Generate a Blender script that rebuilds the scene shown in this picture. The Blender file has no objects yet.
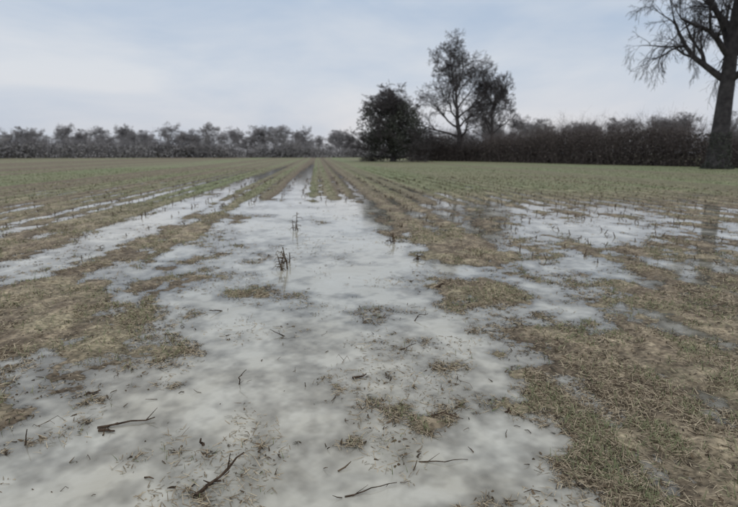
import bpy, math, random
import numpy as np
from mathutils import Vector

R = np.random.default_rng(7)
CAM_H = 1.5

# ------------------------------------------------------------------ helpers
def link(ob):
    bpy.context.scene.collection.objects.link(ob); return ob

def mesh_obj(name, V, F, mat, attrs=None, smooth=False, k=None):
    me = bpy.data.meshes.new(name)
    V = np.asarray(V, dtype=np.float32); F = np.asarray(F, dtype=np.int32)
    k = F.shape[1]
    me.vertices.add(len(V)); me.vertices.foreach_set('co', V.ravel())
    me.loops.add(F.size); me.loops.foreach_set('vertex_index', F.ravel())
    me.polygons.add(len(F))
    me.polygons.foreach_set('loop_start', np.arange(0, F.size, k, dtype=np.int32))
    try:
        me.polygons.foreach_set('loop_total', np.full(len(F), k, dtype=np.int32))
    except Exception:
        pass
    me.polygons.foreach_set('use_smooth', np.full(len(F), smooth))
    me.update(calc_edges=True)
    if attrs:
        for an, (typ, data) in attrs.items():
            a = me.attributes.new(an, typ, 'POINT')
            if typ == 'FLOAT':
                a.data.foreach_set('value', np.asarray(data, dtype=np.float32).ravel())
            else:
                a.data.foreach_set('color', np.asarray(data, dtype=np.float32).ravel())
    me.materials.append(mat)
    return link(bpy.data.objects.new(name, me))

def _hash(ix, iy, s):
    h = (ix.astype(np.int64)*374761393 + iy.astype(np.int64)*668265263 + s*974634777) & 0xffffffff
    h = ((h ^ (h >> 13))*1274126177) & 0xffffffff
    h = h ^ (h >> 16)
    return (h & 0xffff)/32767.5 - 1.0

def vn(x, y, s):
    x0 = np.floor(x); y0 = np.floor(y); fx = x-x0; fy = y-y0
    fx = fx*fx*(3-2*fx); fy = fy*fy*(3-2*fy)
    a = _hash(x0, y0, s); b = _hash(x0+1, y0, s); c = _hash(x0, y0+1, s); d = _hash(x0+1, y0+1, s)
    return (a*(1-fx)+b*fx)*(1-fy)+(c*(1-fx)+d*fx)*fy

def fbm(x, y, s, o=3):
    t = 0; a = 1; n = 0
    for i in range(o):
        t = t + a*vn(x*2**i + 13.7*i, y*2**i - 7.1*i, s+i); n += a; a *= .55
    return t/n

# ------------------------------------------------------------------ terrain
GX = np.array([-14,-6.9,-6.4,-5.8,-5.3,-4.4,-4.1,-3.4,-3.1,-2.4,-2.0,-1.4,-1.0,-.5,-.2,1.1,1.3,1.5,1.7,2.7,3.1,5,8,10,14])
P_FORE = np.array([.3,.3,.3,.3,.3,.2,.1,.0,-.1,-.3,-.5,-.8,-1,-1,-1,-.8,-.4,.05,.4,.55,.6,.6,.6,.6,.6])
P_MID  = np.array([.6,.6,.6,.6,.6,.6,.6,.6,.6,.6,.35,-.5,-.9,-.9,-.9,-1,-.8,-.4,-.1,.1,.3,.6,.6,.6,.6])
P_NEAR = np.array([.6,.6,-.05,-.05,.6,.5,-1.,-1.1,.1,.25,-.7,-.95,-1.1,-1.1,-1.1,-1.1,-.7,.2,.6,.40,-.1,-.25,-.15,.1,.5])
P_FAR  = np.array([.9,.9,.0,.0,.9,.9,-.7,-.9,.8,.9,.9,.4,-1.1,-1.3,.8,1,.0,.0,1,.9,.75,.8,.9,1,1.1])
KY = [3.1, 4.2, 6.0, 7.2, 15.5, 20]
PR = [P_FORE, P_MID, P_MID, P_NEAR, P_NEAR, P_FAR]
BLOBS = [
 (-.75,5.75,.38,.28,1.1),(-.1,5.7,.45,.22,1.),(.35,5.6,.15,.15,.6),
 (2.8,6.7,1.6,.5,-1.1),(1.95,5.5,.35,.35,.6),(2.3,4.8,.5,.18,-.8),
 (.7,2.77,.13,.09,1.3),(.6,2.05,.3,.10,.9),(1.15,2.25,.2,.14,.8),(.1,2.0,.2,.06,.5),
 (1.5,3.4,.25,.2,.5),(-1.08,4.1,.2,.12,.7),(1.5,4.2,.35,.18,.6),(1.9,3.9,.6,.3,.5),
 (-1.95,3.1,.3,.2,.6),(-2.3,3.5,.5,.4,.5),(-1.7,4.6,.5,.7,.35),(.9,3.5,.25,.1,.5),
 (1.36,5.8,.07,.06,.9),(-2.9,9.5,.5,2.5,.35),(-2.6,6.7,.8,.35,-.7),(4.5,13,1.6,3,-.3),(7,11,2,3,-.25),
 (3.4,9,.6,1.2,.4),(5.5,8.3,2.5,.5,.4),(1.1,7.6,.25,.2,.5),(-.55,7.2,.1,.2,.4),
 (-1.7,9.5,.35,.8,.6),(-2.0,12,.3,1.5,.5),(4.6,5.9,1.2,.25,-.6),
]
def macro(x, y):
    k = np.clip(1.25-y/40, .35, 1)
    wx = x + .38*fbm(x/.9, y/1.4, 11, 4)*k + .12*fbm(x/.2, y/.25, 14, 2)*k
    wy = y + .6*fbm(x/1.3, y/1.3, 21, 3)
    vals = [np.interp(wx, GX, p) for p in PR]
    m = np.where(wy <= KY[0], vals[0], vals[-1])
    for i in range(len(KY)-1):
        t = np.clip((wy-KY[i])/(KY[i+1]-KY[i]), 0, 1)
        seg = vals[i]*(1-t)+vals[i+1]*t
        m = np.where((wy > KY[i]) & (wy <= KY[i+1]), seg, m)
    for bx, by, rx, ry, a in BLOBS:
        m = m + a*np.exp(-((x+(wx-x)*.4-bx)/rx)**2-((y+(wy-y)*.4-by)/ry)**2)
    return m

def rowh(x):
    return np.cos(2*np.pi*(x+.25)/.75)

def H(x, y):
    x = np.asarray(x, float); y = np.asarray(y, float)
    m = macro(x, y)
    d = np.hypot(x, y)
    n1 = fbm(x/.62, y/.95, 31, 4)
    n2 = fbm(x/.15, y/.17, 41, 3)
    n3 = fbm(x/.045, y/.045, 51, 2)
    near = np.clip((y-3)/4, 0, 1)
    z = .024*m + (.024+.010*near)*n1*np.clip(1.4-y/40, .5, 1) + .018*n2 + .006*n3*np.clip(1.3-d/12, .25, 1)
    z = z + (.007+.012*np.clip((y-9)/8, 0, 1))*rowh(x)*np.clip(m+.8, 0, 1)
    z = z + np.clip((y-30)/400, 0, 1)*.25
    far = np.clip((d-150)/600, 0, 1)
    return z + far*.5

az = np.concatenate([np.linspace(-44, 54, 1150), np.linspace(54, 316, 90)[1:-1]])
az = np.radians(az)
rr = [0.05, .4, .8, 1.1]
r = 1.3
while r < 2500:
    rr.append(r); r += max(.0032*r**1.3, .006)
rr = np.array(rr)
A, RR = np.meshgrid(az, rr)
gx = (RR*np.sin(A)).ravel(); gy = (RR*np.cos(A)).ravel()
gz = H(gx, gy)
na = len(az); nr = len(rr)
i = np.arange(nr-1)[:, None]*na; j = np.arange(na)[None, :]; j2 = (j+1) % na
FQ = np.stack([i+j, i+j2, i+na+j2, i+na+j], -1).reshape(-1, 4)      # counter-clockwise from above

def stripes(x):
    return np.clip(.42+.38*rowh(x)+1.35*vn(x/1.25, x*0, 101)+.45*vn(x/.55, x*0, 103), 0, 1)
def greenness(x, y):
    nb = fbm(x/5, y/18, 81, 3)*.5+.5
    g = np.clip((x-1.2)/2, 0, 1)*np.clip((y-15+1.5*nb)/9, 0, 1)*(.45+.55*nb)*(.55+.45*stripes(x))
    gl = np.clip((y-10)/12, 0, 1)*(1-np.clip((x-1.2)/2, 0, 1))*np.clip(stripes(x)+.12*np.clip((y-50)/40, 0, 1), 0, 1)*(.35+.6*nb)
    return np.clip(np.maximum(g, gl), 0, 1)
def cover(x, y, z):
    n = fbm(x/1.1, y/2.0, 61, 4)*.5+.5
    nf = fbm(x/.10, y/.13, 71, 3)*.5+.5
    nm = fbm(x/.4, y/.6, 75, 3)*.5+.5
    mud = np.array([.125,.097,.068]); straw = np.array([.36,.30,.21]); green = np.array([.145,.19,.088]); olive = np.array([.18,.175,.105])
    g = greenness(x, y)
    gn = .36*np.clip((nm-.45)*3, 0, 1)
    G = np.clip(np.maximum(g, gn*(1-.6*np.clip((y-12)/8, 0, 1))), 0, 1)
    S = np.clip((.5*nf+.5*nm-.36)*3.0, 0, 1)*(.4+.6*n)
    fy = np.clip((y-9)/10, 0, 1)
    S = S*(1-.5*np.clip((y-25)/40, 0, 1))*(1-fy+fy*(.25+.9*stripes(x+.1)))
    c = mud*(1-S)[:, None]+straw*S[:, None]
    gr = green*g[:, None]+olive*(1-g)[:, None]
    c = c*(1-G)[:, None]+gr*G[:, None]
    tr = np.exp(-((x-1.4)/.22)**2)*np.clip((y-9)/5, 0, 1)   # bare wheel rut
    c = c*(1-.7*tr)[:, None]+(mud*.6)*(.7*tr)[:, None]
    wet = np.clip((z+.002)/.02, 0, 1)
    c = c*(.6+.4*wet)[:, None]
    c = c*(.75+.5*nf)[:, None]
    return c
gc = cover(gx, gy, gz)
gcol = np.concatenate([gc, np.ones((len(gc), 1))], 1)

# ------------------------------------------------------------------ materials
def new_mat(name):
    m = bpy.data.materials.new(name); m.use_nodes = True
    nt = m.node_tree; b = nt.nodes['Principled BSDF']; return m, nt, b

def mat_soil():
    m, nt, b = new_mat('wet_soil'); N = nt.nodes; L = nt.links
    at = N.new('ShaderNodeAttribute'); at.attribute_name = 'cover'
    tc = N.new('ShaderNodeTexCoord')
    no = N.new('ShaderNodeTexNoise'); no.inputs['Scale'].default_value = 28; no.inputs['Detail'].default_value = 6
    L.new(tc.outputs['Object'], no.inputs['Vector'])
    mr = N.new('ShaderNodeMapRange'); mr.inputs[1].default_value = .3; mr.inputs[2].default_value = .7
    mr.inputs[3].default_value = .45; mr.inputs[4].default_value = 1.65
    L.new(no.outputs['Fac'], mr.inputs[0])
    mx = N.new('ShaderNodeMix'); mx.data_type = 'RGBA'; mx.blend_type = 'MULTIPLY'; mx.inputs[0].default_value = 1
    L.new(at.outputs['Color'], mx.inputs[6]); L.new(mr.outputs[0], mx.inputs[7])
    L.new(mx.outputs[2], b.inputs['Base Color'])
    b.inputs['Roughness'].default_value = .8
    b.inputs['Specular IOR Level'].default_value = .2
    bp = N.new('ShaderNodeBump'); bp.inputs['Strength'].default_value = .6; bp.inputs['Distance'].default_value = .01
    n2 = N.new('ShaderNodeTexNoise'); n2.inputs['Scale'].default_value = 70; n2.inputs['Detail'].default_value = 4
    L.new(tc.outputs['Object'], n2.inputs['Vector']); L.new(n2.outputs['Fac'], bp.inputs['Height']); L.new(bp.outputs[0], b.inputs['Normal'])
    return m

def mat_water():
    m, nt, b = new_mat('muddy_flood_water'); N = nt.nodes; L = nt.links
    out = N['Material Output']
    tc = N.new('ShaderNodeTexCoord')
    no = N.new('ShaderNodeTexNoise'); no.inputs['Scale'].default_value = 1.3; no.inputs['Detail'].default_value = 10; no.inputs['Roughness'].default_value = .72
    no.inputs['Distortion'].default_value = .6
    L.new(tc.outputs['Object'], no.inputs['Vector'])
    cr = N.new('ShaderNodeValToRGB')
    cr.color_ramp.elements[0].position = .30; cr.color_ramp.elements[0].color = (.365,.345,.285,1)
    cr.color_ramp.elements[1].position = .66; cr.color_ramp.elements[1].color = (.47,.46,.41,1)
    L.new(no.outputs['Fac'], cr.inputs[0]); L.new(cr.outputs[0], b.inputs['Base Color'])
    b.inputs['Roughness'].default_value = .06; b.inputs['IOR'].default_value = 1.42
    bp = N.new('ShaderNodeBump'); bp.inputs['Strength'].default_value = .07; bp.inputs['Distance'].default_value = .01
    n2 = N.new('ShaderNodeTexNoise'); n2.inputs['Scale'].default_value = 11; n2.inputs['Detail'].default_value = 4
    L.new(tc.outputs['Object'], n2.inputs['Vector']); L.new(n2.outputs['Fac'], bp.inputs['Height']); L.new(bp.outputs[0], b.inputs['Normal'])
    at = N.new('ShaderNodeAttribute'); at.attribute_name = 'depth'
    mr = N.new('ShaderNodeMapRange'); mr.inputs[1].default_value = -.001; mr.inputs[2].default_value = .030
    mr.inputs[3].default_value = .12; mr.inputs[4].default_value = .97
    L.new(at.outputs['Fac'], mr.inputs[0])
    tr = N.new('ShaderNodeBsdfTransparent'); tr.inputs[0].default_value = (.85,.84,.8,1)
    gl = N.new('ShaderNodeBsdfGlossy'); gl.inputs['Roughness'].default_value = .06; L.new(bp.outputs[0], gl.inputs['Normal'])
    fr = N.new('ShaderNodeFresnel'); fr.inputs['IOR'].default_value = 1.42; L.new(bp.outputs[0], fr.inputs['Normal'])
    ms = N.new('ShaderNodeMixShader'); L.new(fr.outputs[0], ms.inputs[0]); L.new(tr.outputs[0], ms.inputs[1]); L.new(gl.outputs[0], ms.inputs[2])
    m2 = N.new('ShaderNodeMixShader'); L.new(mr.outputs[0], m2.inputs[0]); L.new(ms.outputs[0], m2.inputs[1]); L.new(b.outputs[0], m2.inputs[2])
    L.new(m2.outputs[0], out.inputs['Surface'])
    return m

def mat_tint(name, c0, c1, rough=.8):
    m, nt, b = new_mat(name); N = nt.nodes; L = nt.links
    at = N.new('ShaderNodeAttribute'); at.attribute_name = 'tint'
    cr = N.new('ShaderNodeValToRGB'); cr.color_ramp.elements[0].color = (*c0, 1); cr.color_ramp.elements[1].color = (*c1, 1)
    L.new(at.outputs['Fac'], cr.inputs[0]); L.new(cr.outputs[0], b.inputs['Base Color'])
    b.inputs['Roughness'].default_value = rough; b.inputs['Specular IOR Level'].default_value = .2
    return m

def mat_bark(name, c0, c1, sc=6):
    m, nt, b = new_mat(name); N = nt.nodes; L = nt.links
    tc = N.new('ShaderNodeTexCoord'); no = N.new('ShaderNodeTexNoise'); no.inputs['Scale'].default_value = sc; no.inputs['Detail'].default_value = 5
    L.new(tc.outputs['Object'], no.inputs['Vector'])
    cr = N.new('ShaderNodeValToRGB'); cr.color_ramp.elements[0].position = .35; cr.color_ramp.elements[1].position = .65
    cr.color_ramp.elements[0].color = (*c0, 1); cr.color_ramp.elements[1].color = (*c1, 1)
    L.new(no.outputs['Fac'], cr.inputs[0]); L.new(cr.outputs[0], b.inputs['Base Color'])
    b.inputs['Roughness'].default_value = .9; b.inputs['Specular IOR Level'].default_value = .15
    return m

M_soil = mat_soil(); M_water = mat_water()
M_grass = mat_tint('grass_blade', (.10,.13,.06), (.26,.255,.15))
M_straw = mat_tint('dead_straw', (.16,.125,.085), (.46,.39,.28))
M_debris = mat_tint('rotting_leaf', (.03,.022,.015), (.13,.095,.06))
M_twig = mat_bark('wet_twig', (.03,.02,.014), (.085,.06,.042), 40)
M_stalk = mat_bark('maize_stalk', (.045,.034,.026), (.14,.10,.065), 25)
M_bark = mat_bark('tree_bark', (.06,.055,.057), (.11,.10,.10), 2)
M_bark2 = mat_bark('dark_wet_bark', (.04,.037,.039), (.08,.074,.075), 2)
M_dist = mat_bark('hazed_distant_bark', (.25,.245,.255), (.33,.315,.315), .3)  # aerial haze painted into the colour, paler than real bark
M_hedge = mat_bark('hedge_twig', (.085,.07,.07), (.165,.14,.13), 1)
M_hleaf = mat_tint('hedge_leaf', (.055,.047,.047), (.13,.11,.096))
M_ivy = mat_tint('ivy_leaf', (.04,.046,.04), (.10,.106,.085))
M_dleaf = mat_tint('hazed_distant_scrub', (.18,.178,.185), (.25,.24,.235))  # scrub colour lightened too, distance haze is mixed into it

mesh_obj('muddy_field_ground', np.stack([gx, gy, gz], 1), FQ, M_soil, {'cover': ('FLOAT_COLOR', gcol)}, smooth=True)
keep = (gz[FQ].min(1) < .006) & (gy[FQ].min(1) > -30) & (np.hypot(gx, gy)[FQ].max(1) < 150)
FW = FQ[keep]
used, inv = np.unique(FW.ravel(), return_inverse=True)
WV = np.stack([gx[used], gy[used], np.zeros(len(used))], 1)
mesh_obj('flood_water', WV, inv.reshape(-1, 4), M_water, {'depth': ('FLOAT', -gz[used])}, smooth=True)

# ------------------------------------------------------------------ small scatter: strips
def sample(n, r0, r1, a0=-42, a1=52):
    r = np.exp(R.uniform(np.log(r0), np.log(r1), n)); a = np.radians(R.uniform(a0, a1, n))
    return r*np.sin(a), r*np.cos(a)

def strips(name, x, y, z, length, width, yaw, pitch, bend, mat, tint):
    n = len(x); d = np.stack([np.sin(yaw)*np.cos(pitch), np.cos(yaw)*np.cos(pitch), np.sin(pitch)], 1)
    side = np.stack([np.cos(yaw), -np.sin(yaw), np.zeros(n)], 1)
    tw = R.uniform(-.9, .9, n)[:, None]
    side = side*np.cos(tw)+np.array([0, 0, 1])*np.sin(tw)*(np.cos(pitch)[:, None])
    p0 = np.stack([x, y, z], 1); L = length[:, None]; W = width[:, None]*.5
    mid = p0+d*L*.5; d2 = d.copy(); d2[:, 2] -= bend; d2 /= np.linalg.norm(d2, axis=1)[:, None]
    end = mid+d2*L*.5
    V = np.stack([p0-side*W, p0+side*W, mid-side*W*.9, mid+side*W*.9, end-side*W*.3, end+side*W*.3], 1).reshape(-1, 3)
    b = (np.arange(n)*6)[:, None]
    F = np.concatenate([b+np.array([[0, 1, 3, 2]]), b+np.array([[2, 3, 5, 4]])], 0)
    return mesh_obj(name, V, F, mat, {'tint': ('FLOAT', np.repeat(tint, 6))})

def accept(x, y, lo=-.012, pw=.06, deep=-.035, pt=.05):
    z = H(x, y); u = R.random(len(x))
    patch = fbm(x/.35, y/.5, 91, 3)
    a = ((z > lo) & (u < .2+.8*(patch > -.05))) | ((z > deep) & (u < pw) & (patch > pt))
    return a, z

x, y = sample(440000, 1.4, 60); a, z = accept(x, y, -.004, .06, -.04)
g = greenness(x, y); fy = np.clip((y-9)/8, 0, 1)
pg = np.clip(.10+g+.36*(fbm(x/.4, y/.6, 75, 3) > -.0), 0, 1)*(1-fy+fy*np.clip(.08+1.1*stripes(x), 0, 1))
a &= R.random(len(x)) < pg
x, y, z, g = x[a], y[a], z[a], g[a]; n = len(x); d = np.hypot(x, y)
strips('grass', x, y, z-.003, R.uniform(.02, .070, n)*(1+.01*d), .0026+.0006*d, R.uniform(0, 6.28, n), R.uniform(.3, 1.4, n), R.uniform(0, .9, n), M_grass,
       np.clip(R.random(n)*(1-.45*g)+.05, 0, 1))
x, y = sample(500000, 1.4, 45); a, z = accept(x, y, -.008, .10, -.045)
fy = np.clip((y-9)/8, 0, 1)
a &= R.random(len(x)) < (1-.7*greenness(x, y))*(1-fy+fy*np.clip(.2+1.0*stripes(x+.1), 0, 1))*(.35+.65*(fbm(x/.6, y/.6, 77, 3) > -.12))
x, y, z = x[a], y[a], z[a]; n = len(x); d = np.hypot(x, y)
strips('straw_litter', x, y, np.maximum(z, 0)+.003, R.uniform(.012, .07, n), .0024+.0006*d, R.uniform(0, 6.28, n), R.normal(.05, .25, n), R.uniform(-.1, .4, n), M_straw, R.random(n)**1.3)
x, y = sample(60000, 1.4, 30); a, z = accept(x, y, -.01, .11, -.07, .18); x, y, z = x[a], y[a], z[a]; n = len(x); d = np.hypot(x, y)
strips('leaf_litter', x, y, np.maximum(z, 0)+.003, R.uniform(.008, .04, n), R.uniform(.004, .014, n), R.uniform(0, 6.28, n), R.normal(.15, .3, n), R.uniform(-.2, .5, n), M_debris, R.random(n))

# ------------------------------------------------------------------ tubes
def tubes(name, S, mat, sides=None):
    S = np.asarray(S, float); Vs = []; Fs = []; off = 0
    thick = S[:, 6] > np.quantile(S[:, 6], .96)
    for sel, k in ((thick, 8), (~thick, 3)):
        T = S[sel]
        if not len(T): continue
        p0 = T[:, :3]; p1 = T[:, 3:6]; d = p1-p0; L = np.linalg.norm(d, axis=1)[:, None]+1e-9; d = d/L
        ref = np.where(np.abs(d[:, 2:3]) > .95, np.array([[1., 0, 0]]), np.array([[0, 0, 1.]]))
        ref = np.where(k == 8, np.array([[.83, .55, .05]]), ref)
        u = np.cross(d, ref); u /= np.linalg.norm(u, axis=1)[:, None]+1e-9; v = np.cross(d, u)
        an = np.arange(k)*2*np.pi/k
        ring = u[:, None, :]*np.cos(an)[None, :, None]+v[:, None, :]*np.sin(an)[None, :, None]
        e = (T[:, 6:7]*.25)*(k == 8)
        a_ = (p0-d*e)[:, None, :]+ring*T[:, 6][:, None, None]; b_ = (p1+d*e)[:, None, :]+ring*T[:, 7][:, None, None]
        V = np.concatenate([a_, b_], 1).reshape(-1, 3); n = len(T)
        base = (np.arange(n)*2*k)[:, None, None]; q = np.arange(k); q2 = (q+1) % k
        F = (base+np.stack([q, q2, q2+k, q+k], 1)[None]).reshape(-1, 4)+off
        Vs.append(V); Fs.append(F); off += len(V)
    return mesh_obj(name, np.concatenate(Vs), np.concatenate(Fs), mat, smooth=True)

def nrm(v):
    l = math.sqrt(v[0]**2+v[1]**2+v[2]**2)+1e-9; return (v[0]/l, v[1]/l, v[2]/l)

def grow(S, rng, p, d, L, r, lev, mx, rmin, up, wob, nch, ang, ratio=(.42, .68)):
    n = 6 if lev == 0 else (5 if lev < mx-1 else (4 if lev < mx else 3)); sg = L/n
    u_ = up[min(lev, len(up)-1)]
    for i in range(n):
        w = wob*(1 if lev else .8)
        d = nrm((d[0]+rng.gauss(0, w), d[1]+rng.gauss(0, w), d[2]+rng.gauss(0, w*.7)+u_))
        q = (p[0]+d[0]*sg, p[1]+d[1]*sg, p[2]+d[2]*sg)
        ra = max(rmin, r*(1-.72*i/n)); rb = max(rmin*.8, r*(1-.72*(i+1)/n))
        S.append((*p, *q, ra, rb)); p = q
        if lev < mx and i >= 1:
            k = int(nch)+(1 if rng.random() < nch-int(nch) else 0)
            for c in range(k):
                t = rng.uniform(*ang); v = nrm((rng.gauss(0, 1), rng.gauss(0, 1), rng.gauss(0, 1)))
                dot = v[0]*d[0]+v[1]*d[1]+v[2]*d[2]
                v = nrm((v[0]-dot*d[0], v[1]-dot*d[1], v[2]-dot*d[2]))
                cd = nrm(tuple(d[a]*math.cos(t)+v[a]*math.sin(t) for a in range(3)))
                grow(S, rng, p, cd, L*rng.uniform(*ratio)*(1-.25*i/n), rb*.62, lev+1, mx, rmin, up, wob, nch, ang, ratio)

def tree(seed, Ht, r0, fork, nl, limbL, mx, rmin, tilt=(.25, 1.1), up=(.08,), nch=1.6, wob=.2, lean=(0, 0), ang=(.35, .85), trw=.012, top=.62, taper=.7):
    rng = random.Random(seed); S = []
    p = (0, 0, -.3); n = 8; zs = Ht*top/n; cnt = 0
    nn = sum(1 for i in range(n) if (i+1)*top/n >= fork)
    for i in range(n):
        q = (p[0]+rng.gauss(0, trw)*Ht+lean[0]*zs, p[1]+rng.gauss(0, trw)*Ht+lean[1]*zs, p[2]+zs)
        fl = 1.4 if i == 0 else 1
        ra = r0*(1-taper*i/n); rb = r0*(1-taper*(i+1)/n)
        S.append((*p, *q, ra*fl, rb)); p = q
        h = q[2]/Ht
        if h >= fork-.03:
            for c in range(max(1, round(nl/nn))):
                cnt += 1; az = cnt*2.4+rng.uniform(-.4, .4); f = min(1, max(0, (h-fork)/(top-fork+.01))); t = tilt[1]*(1-f)+tilt[0]*f+rng.uniform(-.15, .15)
                d = (math.sin(t)*math.cos(az), math.sin(t)*math.sin(az), math.cos(t))
                grow(S, rng, q, d, Ht*limbL*rng.uniform(.8, 1.1)*(1.1-.3*f), rb*.5+.02, 0, mx, rmin, up, wob, nch, ang)
    for c in range(2):
        az = rng.uniform(0, 6.283)
        grow(S, rng, p, nrm((.35*math.cos(az), .35*math.sin(az), 1)), Ht*limbL*.9, r0*.28, 0, mx, rmin, up, wob, nch, ang)
    return np.array(S)

def leaves(name, P, size, mat, parent=None):
    n = len(P); a = R.normal(size=(n, 3)); a /= np.linalg.norm(a, axis=1)[:, None]
    b = np.cross(a, R.normal(size=(n, 3))); b /= np.linalg.norm(b, axis=1)[:, None]
    s = (size*R.uniform(.5, 1.3, n))[:, None]
    V = np.stack([P-a*s, P-b*s*.6, P+a*s, P+b*s*.6], 1).reshape(-1, 3)
    F = np.arange(4*n).reshape(n, 4)
    ob = mesh_obj(name, V, F, mat, {'tint': ('FLOAT', np.repeat(R.random(n), 4))})
    if parent: ob.parent = parent
    return ob

def empty(name, loc):
    e = bpy.data.objects.new(name, None); e.location = loc; e.empty_display_size = .5; return link(e)

def gzf(x, y): return float(H(np.array([x]), np.array([y]))[0])

def fit(S, Ht, Wd):
    z = S[:, [2, 5]].max(); w = np.quantile(np.hypot(S[:, 3], S[:, 4]), .97)
    S = S.copy(); sz = Ht/z; sw = min(max(Wd*.5/w, sz*.7), sz*1.4)
    S[:, [0, 1, 3, 4]] *= sw; S[:, [2, 5]] *= sz; return S

# big bare tree at right
x0, y0 = 38.9, 49.3
e = empty('oak_tree', (x0, y0, gzf(x0, y0)))
S = tree(8, 29, .92, .28, 13, .34, 4, .012, tilt=(.3, 1.1), up=(.04, 0, -.05, -.12, -.18), nch=1.6, wob=.2, ang=(.4, .95), trw=.004, lean=(.010, .0), taper=.55)
S = fit(S, 29, 17)
t = tubes('trunk_and_branches', S, M_bark2); t.parent = e
P = []
for k in range(2600):
    h = R.random()**1.5*3.5; rad = .85*(1-h/22)*1.05+abs(R.normal(0, .10))+max(0, .8-h)*.5; an = R.uniform(0, 6.28)
    P.append((rad*math.cos(an)+.012*h, rad*math.sin(an), h))
leaves('ivy', np.array(P), .09, M_ivy, e)

# pair of bare trees in the middle distance
x0, y0 = 27.7, 102.8
e = empty('oak_tree', (x0, y0, gzf(x0, y0)))
S = fit(tree(12, 22, .62, .24, 12, .35, 4, .016, tilt=(.25, 1.25), up=(.06, .03, .0, -.03), nch=1.6, wob=.24, ang=(.45, 1.0)), 24, 18)
tubes('trunk_and_branches', S, M_bark).parent = e
x0, y0 = 32.6, 100.4
e = empty('ash_tree', (x0, y0, gzf(x0, y0)))
S = fit(tree(23, 16, .45, .28, 10, .32, 4, .016, tilt=(.2, 1.1), up=(.06, .03, .0), nch=1.55, wob=.24, ang=(.4, .95)), 18, 10)
tubes('trunk_and_branches', S, M_bark).parent = e

# ivy-clad broad tree
x0, y0 = 13.9, 99
e = empty('ivy_covered_tree', (x0, y0, gzf(x0, y0)))
S = fit(tree(31, 13, .5, .08, 14, .38, 4, .018, tilt=(.3, 1.45), up=(.05, .03, 0), nch=1.65, wob=.24), 14.6, 16.5)
tubes('trunk_and_branches', S, M_bark).parent = e
n = 26000
v = R.normal(size=(n, 3)); v /= np.linalg.norm(v, axis=1)[:, None]; rad = R.random(n)**.5
th = np.arctan2(v[:, 1], v[:, 0]); lump = 1+.22*fbm(th*1.6+9, v[:, 2]*2.5, 301, 3)*1.6
P = v*(rad*lump)[:, None]*np.array([6.6, 5.2, 5.7])+np.array([-.3, 0, 5.6])
hole = fbm(P[:, 0]/1.3+P[:, 1]*.3, P[:, 2]/1.3+P[:, 1]*.4, 305, 2)
P = P[(hole > -.22) & (P[:, 2] > 0)]
leaves('ivy', P, .15, M_ivy, e)

# hedges
def path_pts(path, n):
    path = np.array(path, float); seg = np.linalg.norm(np.diff(path, axis=0), axis=1); c = np.concatenate([[0], np.cumsum(seg)])
    t = R.random(n)*c[-1]
    return np.stack([np.interp(t, c, path[:, 0]), np.interp(t, c, path[:, 1])], 1), t
def hedge(name, path, n, Hh, wid, rt, mt, ml, nl, ls, tw=5, per=7, fill=.72, var=.26, jit=.08):
    e = empty(name, (0, 0, 0))
    B, t = path_pts(path, n)
    B = B+R.normal(0, wid, (n, 2)); hh = Hh*(.80+var*fbm(t/per, t*0+3, 5, 4)+R.normal(0, jit, n))
    S = []
    for k in range(n):
        p = np.array([B[k, 0], B[k, 1], .1]); d = np.array([R.normal(0, .22), R.normal(0, .22), 1.])
        m = 4; sg = hh[k]/m
        for i2 in range(m):
            d = d+R.normal(0, .14, 3)*np.array([1, 1, .3]); q = p+d/np.linalg.norm(d)*sg
            S.append((*p, *q, rt*(2-i2*.45), rt*(1.6-i2*.42)))
            for c in range(tw if i2 else 2):
                o = p+(q-p)*R.random(); dd = R.normal(0, .6, 3)+d*.5; dd = dd/np.linalg.norm(dd)*R.uniform(.3, .9)*hh[k]*.25
                S.append((*o, *(o+dd), rt*.6, rt*.35))
            p = q
    tubes('stems', np.array(S), mt).parent = e
    B, t = path_pts(path, nl); hz = Hh*(fill+var*fbm(t/per, t*0+3, 5, 4))
    P = np.stack([B[:, 0]+R.normal(0, wid*1.2, nl), B[:, 1]+R.normal(0, wid*1.2, nl), R.random(nl)**1.5*hz+.05], 1)
    leaves('dead_leaves', P, ls, ml, e)
    return e
hedge('hedge', [(20.5, 113.5), (31, 98), (38.5, 73), (44, 58), (50, 36), (55, 18)], 4200, 5.9, 1.0, .011, M_hedge, M_hleaf, 75000, .13, 7, 5, .64, .42, .13)
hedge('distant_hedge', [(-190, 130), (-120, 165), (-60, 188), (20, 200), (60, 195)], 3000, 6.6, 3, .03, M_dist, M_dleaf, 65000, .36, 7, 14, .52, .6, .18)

# distant tree rows : a few tree meshes instanced
e = empty('distant_tree_row', (0, 0, 0))
var = []
for s in range(6):
    S = tree(50+s, 12, .22, .12, 12, .34, 4, .018, tilt=(.2, 1.35), up=(.06, .03, 0), nch=1.35, wob=.24, ang=(.4, 1.))
    S = fit(S, 12, 12+s*.8)
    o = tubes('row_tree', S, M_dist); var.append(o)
rng = random.Random(3)
row = []
def along(path, n, h0, h1):
    for k in range(n):
        t = (k+rng.uniform(-.4, .4))/n*(len(path)-1); t = min(max(t, 0), len(path)-1.001); i_ = int(t); f = t-i_
        row.append((path[i_][0]*(1-f)+path[i_+1][0]*f+rng.gauss(0, 2), path[i_][1]*(1-f)+path[i_+1][1]*f+rng.gauss(0, 5), rng.uniform(h0, h1)))
along([(-190, 135), (-120, 170), (-60, 192), (20, 205)], 66, 8, 12.5)
along([(20, 205), (60, 200)], 7, 9, 12)
along([(60, 200), (110, 190), (165, 150)], 26, 11, 16.5)
row += [(-98, 160, 17.5), (-104, 158, 15)]
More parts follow.
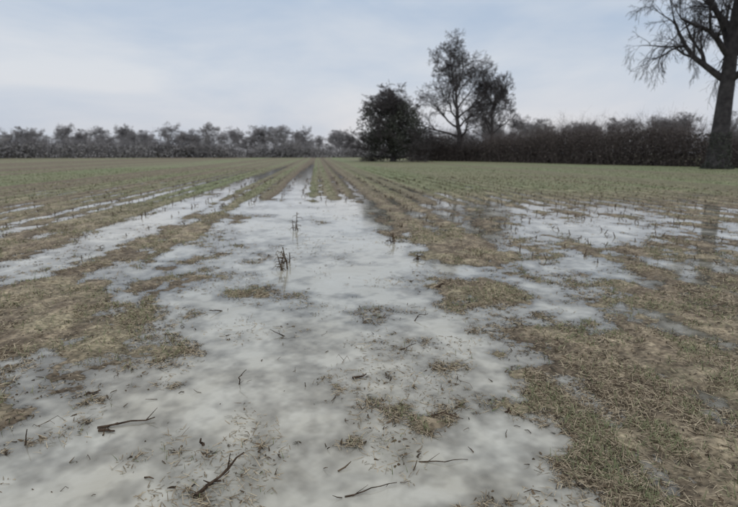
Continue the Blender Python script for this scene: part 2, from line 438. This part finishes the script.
for k, (a_, b_, h_) in enumerate(row):
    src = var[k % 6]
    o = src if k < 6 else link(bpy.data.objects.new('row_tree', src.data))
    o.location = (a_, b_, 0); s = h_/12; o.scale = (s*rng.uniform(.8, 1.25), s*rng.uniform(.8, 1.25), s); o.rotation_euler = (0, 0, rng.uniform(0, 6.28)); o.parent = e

# ------------------------------------------------------------------ maize stubble and twigs
def stub(S, rng, x, y, h, r=.009, lean=.25):
    z = -.03
    d = nrm((rng.gauss(0, lean), rng.gauss(0, lean), 1)); p = (x, y, z)
    n = 3
    for i_ in range(n):
        d = nrm((d[0]+rng.gauss(0, .1), d[1]+rng.gauss(0, .1), d[2]))
        q = tuple(p[a]+d[a]*(h+.03)/n for a in range(3)); S.append((*p, *q, r*(1.2-.2*i_), r*(1.1-.2*i_))); p = q
    for c in range(rng.randint(0, 3)):
        dd = nrm((rng.gauss(0, 1), rng.gauss(0, 1), rng.gauss(.2, .5))); o = tuple((S[-1][a]+S[-2][a])/2 for a in range(3))
        l = rng.uniform(.03, .09); m = tuple(o[a]+dd[a]*l for a in range(3)); S.append((*o, *m, r*.5, r*.35))
        en = (m[0]+dd[0]*l*.5, m[1]+dd[1]*l*.5, m[2]-l*.5); S.append((*m, *en, r*.35, r*.15))
rng = random.Random(9); S = []
for k in range(-16, 24):
    X = -.55+k*.75
    yy = 6.5
    while yy < 34:
        yy += rng.uniform(.10, .45)
        if -2.6 < X < 1.2 and yy < 16: continue
        pr = .6 if X > 2 else .3
        if rng.random() < pr and yy > 8 - (X > 2)*1.5: stub(S, rng, X+rng.gauss(0, .07), yy, rng.uniform(.02, .11), .007+.0003*yy)
for _ in range(60):
    X = rng.uniform(-2.2, 2.2); Y = rng.uniform(2.2, 6.5); stub(S, rng, X, Y, rng.uniform(.01, .04), .004, .8)
tubes('maize_stubble', np.array(S), M_stalk)

def stalk(x, y, hs, seed):
    rng = random.Random(seed); S = []
    for h in hs:
        stub(S, rng, rng.gauss(0, .035), rng.gauss(0, .05), h, .010, .13)
        for c in range(4):
            z = rng.uniform(.1, .9)*h; dd = nrm((rng.gauss(0, 1), rng.gauss(0, .6), rng.gauss(.3, .4))); l = rng.uniform(.04, .11)
            m = (dd[0]*l, dd[1]*l, z+dd[2]*l); S.append((0, 0, z, *m, .006, .004)); S.append((*m, m[0]+dd[0]*l*.4, m[1], m[2]-l*.6, .004, .002))
    o = tubes('maize_stalk', np.array(S), M_stalk); o.location = (x, y, 0)
stalk(-.46, 6.9, [.32, .20, .14], 1); stalk(-.50, 7.4, [.16, .12], 2); stalk(-.42, 10.6, [.36, .22, .15], 3)
stalk(1.25, 8.9, [.2, .13, .1], 6); stalk(1.42, 7.4, [.1, .08], 7)

def twig(pts, r, seed=0, forks=2):
    rng = random.Random(seed); S = []; n = len(pts)
    P = []
    for a, b in zip(pts[:-1], pts[1:]):
        for t in (0, .33, .66): P.append(tuple(a[c]*(1-t)+b[c]*t+rng.gauss(0, r*.6) for c in range(3)))
    P.append(pts[-1]); o0 = P[0]; P = [tuple(p[c]-o0[c] for c in range(3)) for p in P]
    for i_, (a, b) in enumerate(zip(P[:-1], P[1:])):
        S.append((*a, *b, r*(1-.6*i_/len(P)), r*(1-.6*(i_+1)/len(P))))
    for f in range(forks):
        a = P[rng.randint(1, len(P)-2)]; b = P[-1]; L = math.dist(P[0], P[-1])*.3
        d = nrm((b[0]-a[0]+rng.gauss(0, .08), b[1]-a[1]+rng.gauss(0, .08), abs(rng.gauss(.03, .05)))); m = tuple(a[c]+d[c]*L for c in range(3))
        S.append((*a, *m, r*.5, r*.2))
    S = np.array(S); o = tubes('twig', S, M_twig); o.location = o0
twig([(-.57, 2.2, .0), (-.48, 2.29, .03), (-.38, 2.42, .07)], .009, 1, 2)
twig([(-.58, 2.19, .005), (-.52, 2.27, .01), (-.47, 2.29, .01)], .012, 2, 1)
twig([(-1.24, 2.86, .008), (-1.08, 2.90, .014), (-.95, 2.93, .018)], .008, 3, 1)
twig([(-1.22, 2.83, .006), (-1.13, 2.81, .008)], .010, 4, 1)
twig([(-.53, 3.38, -.01), (-.54, 3.37, .05), (-.49, 3.38, .10)], .005, 5, 2)
twig([(-.62, 2.63, -.01), (-.63, 2.63, .04)], .009, 6, 1)
twig([(.85, 4.6, -.01), (.9, 4.65, .04), (.98, 4.6, .07)], .006, 7, 2)
twig([(1.08, 2.82, -.01), (1.1, 2.83, .03)], .009, 8, 1)
twig([(.22, 3.38, .005), (.31, 3.42, .02)], .009, 9, 1)
twig([(-1.55, 2.72, -.01), (-1.53, 2.72, .09)], .005, 10, 1)
twig([(.1, 2.13, .0), (.22, 2.16, .015), (.34, 2.2, .01)], .004, 11, 2)
twig([(.48, 2.37, .0), (.6, 2.34, .015), (.72, 2.36, .005)], .004, 12, 2)
twig([(-1.5, 3.3, .0), (-1.4, 3.33, .02)], .007, 14, 1)
twig([(.58, 2.8, .0), (.7, 2.78, .04), (.80, 2.74, .02)], .005, 15, 2)
twig([(1.32, 5.8, .0), (1.42, 5.8, .04)], .018, 16, 1)
twig([(.62, 3.9, .0), (.75, 3.95, .03)], .005, 17, 2)
twig([(-.3, 4.3, .0), (-.42, 4.35, .05)], .005, 18, 2)
twig([(-.95, 5.1, .0), (-1.05, 5.0, .04)], .006, 20, 2)
S = []; rng = random.Random(77)
for _ in range(170):
    r_ = 2*math.exp(rng.uniform(0, 1.6)); a_ = math.radians(rng.uniform(-36, 46)); X = r_*math.sin(a_); Y = r_*math.cos(a_)
    z = max(gzf(X, Y), 0)+.004; t = rng.uniform(0, 6.28); l = rng.uniform(.012, .06)*rng.choice([1, 1, 1.6]); tb = rng.gauss(0, .3)
    m = (X+math.cos(t)*l*.5, Y+math.sin(t)*l*.5, z+rng.uniform(0, .01)); q = (m[0]+math.cos(t+tb)*l*.5, m[1]+math.sin(t+tb)*l*.5, z+rng.uniform(-.01, .02))
    w = rng.uniform(.0015, .004); S.append((X, Y, z, *m, w, w)); S.append((*m, *q, w, w*.5))
tubes('broken_stems', np.array(S), M_stalk)

# ------------------------------------------------------------------ sky & light
w = bpy.data.worlds.new('World'); bpy.context.scene.world = w; w.use_nodes = True
N = w.node_tree.nodes; L = w.node_tree.links; bg = N['Background']
SUN_EL, SUN_AZ = 45, 150
sky = N.new('ShaderNodeTexSky'); sky.sky_type = 'NISHITA'; sky.sun_disc = False
sky.sun_elevation = math.radians(SUN_EL); sky.sun_rotation = math.radians(SUN_AZ)
tc = N.new('ShaderNodeTexCoord'); sp = N.new('ShaderNodeSeparateXYZ'); L.new(tc.outputs['Generated'], sp.inputs[0])
cr = N.new('ShaderNodeValToRGB'); L.new(sp.outputs['Z'], cr.inputs[0])
E = cr.color_ramp.elements
E[0].position = 0; E[0].color = (.65,.66,.705,1)
E[1].position = 1; E[1].color = (1.15,1.15,1.16,1)
for p_, c_ in ((.06,(.68,.695,.745,1)),(.13,(.67,.71,.775,1)),(.24,(.60,.665,.76,1)),(.45,(.95,.97,1.0,1))):
    q_ = E.new(p_); q_.color = c_
mp = N.new('ShaderNodeMapping'); mp.inputs['Scale'].default_value = (1, 1, 3.2); mp.inputs['Location'].default_value = (.4, .2, .1); L.new(tc.outputs['Generated'], mp.inputs[0])
no = N.new('ShaderNodeTexNoise'); no.inputs['Scale'].default_value = 3.0; no.inputs['Detail'].default_value = 6; no.inputs['Roughness'].default_value = .52
no.inputs['Distortion'].default_value = .3
L.new(mp.outputs[0], no.inputs['Vector'])
mr = N.new('ShaderNodeValToRGB'); L.new(no.outputs['Fac'], mr.inputs[0])
mr.color_ramp.elements[0].position = .34; mr.color_ramp.elements[0].color = (.79,.86,.94,1)
mr.color_ramp.elements[1].position = .66; mr.color_ramp.elements[1].color = (1.08,1.06,1.03,1)
mx = N.new('ShaderNodeMix'); mx.data_type = 'RGBA'; mx.blend_type = 'MULTIPLY'; mx.inputs[0].default_value = 1
L.new(cr.outputs[0], mx.inputs[6]); L.new(mr.outputs[0], mx.inputs[7])
sc = N.new('ShaderNodeVectorMath'); sc.operation = 'SCALE'; sc.inputs['Scale'].default_value = .05; L.new(sky.outputs[0], sc.inputs[0])
ad = N.new('ShaderNodeMix'); ad.data_type = 'RGBA'; ad.inputs[0].default_value = .94
L.new(sc.outputs[0], ad.inputs[6]); L.new(mx.outputs[2], ad.inputs[7])
L.new(ad.outputs[2], bg.inputs['Color']); bg.inputs['Strength'].default_value = 1.0

sd = bpy.data.lights.new('sun', 'SUN'); sd.energy = .5; sd.angle = math.radians(35); sd.color = (1, .95, .9)
so = link(bpy.data.objects.new('sun', sd))
sv = Vector((math.sin(math.radians(SUN_AZ))*math.cos(math.radians(SUN_EL)), math.cos(math.radians(SUN_AZ))*math.cos(math.radians(SUN_EL)), math.sin(math.radians(SUN_EL))))
so.rotation_euler = sv.to_track_quat('Z', 'Y').to_euler()

# ------------------------------------------------------------------ camera
cd = bpy.data.cameras.new('camera'); cam = link(bpy.data.objects.new('camera', cd))
cam.location = (0, 0, CAM_H); cam.rotation_euler = (math.radians(90-10.6), 0, math.radians(-5.46))
cd.lens = 26; cd.sensor_width = 36; cd.clip_end = 6000; cd.clip_start = .05
cd.dof.use_dof = True; cd.dof.focus_distance = 2.6; cd.dof.aperture_fstop = 2.8
bpy.context.scene.camera = cam
sc_ = bpy.context.scene
sc_.view_settings.view_transform = 'Standard'; sc_.view_settings.look = 'None'; sc_.view_settings.exposure = 0
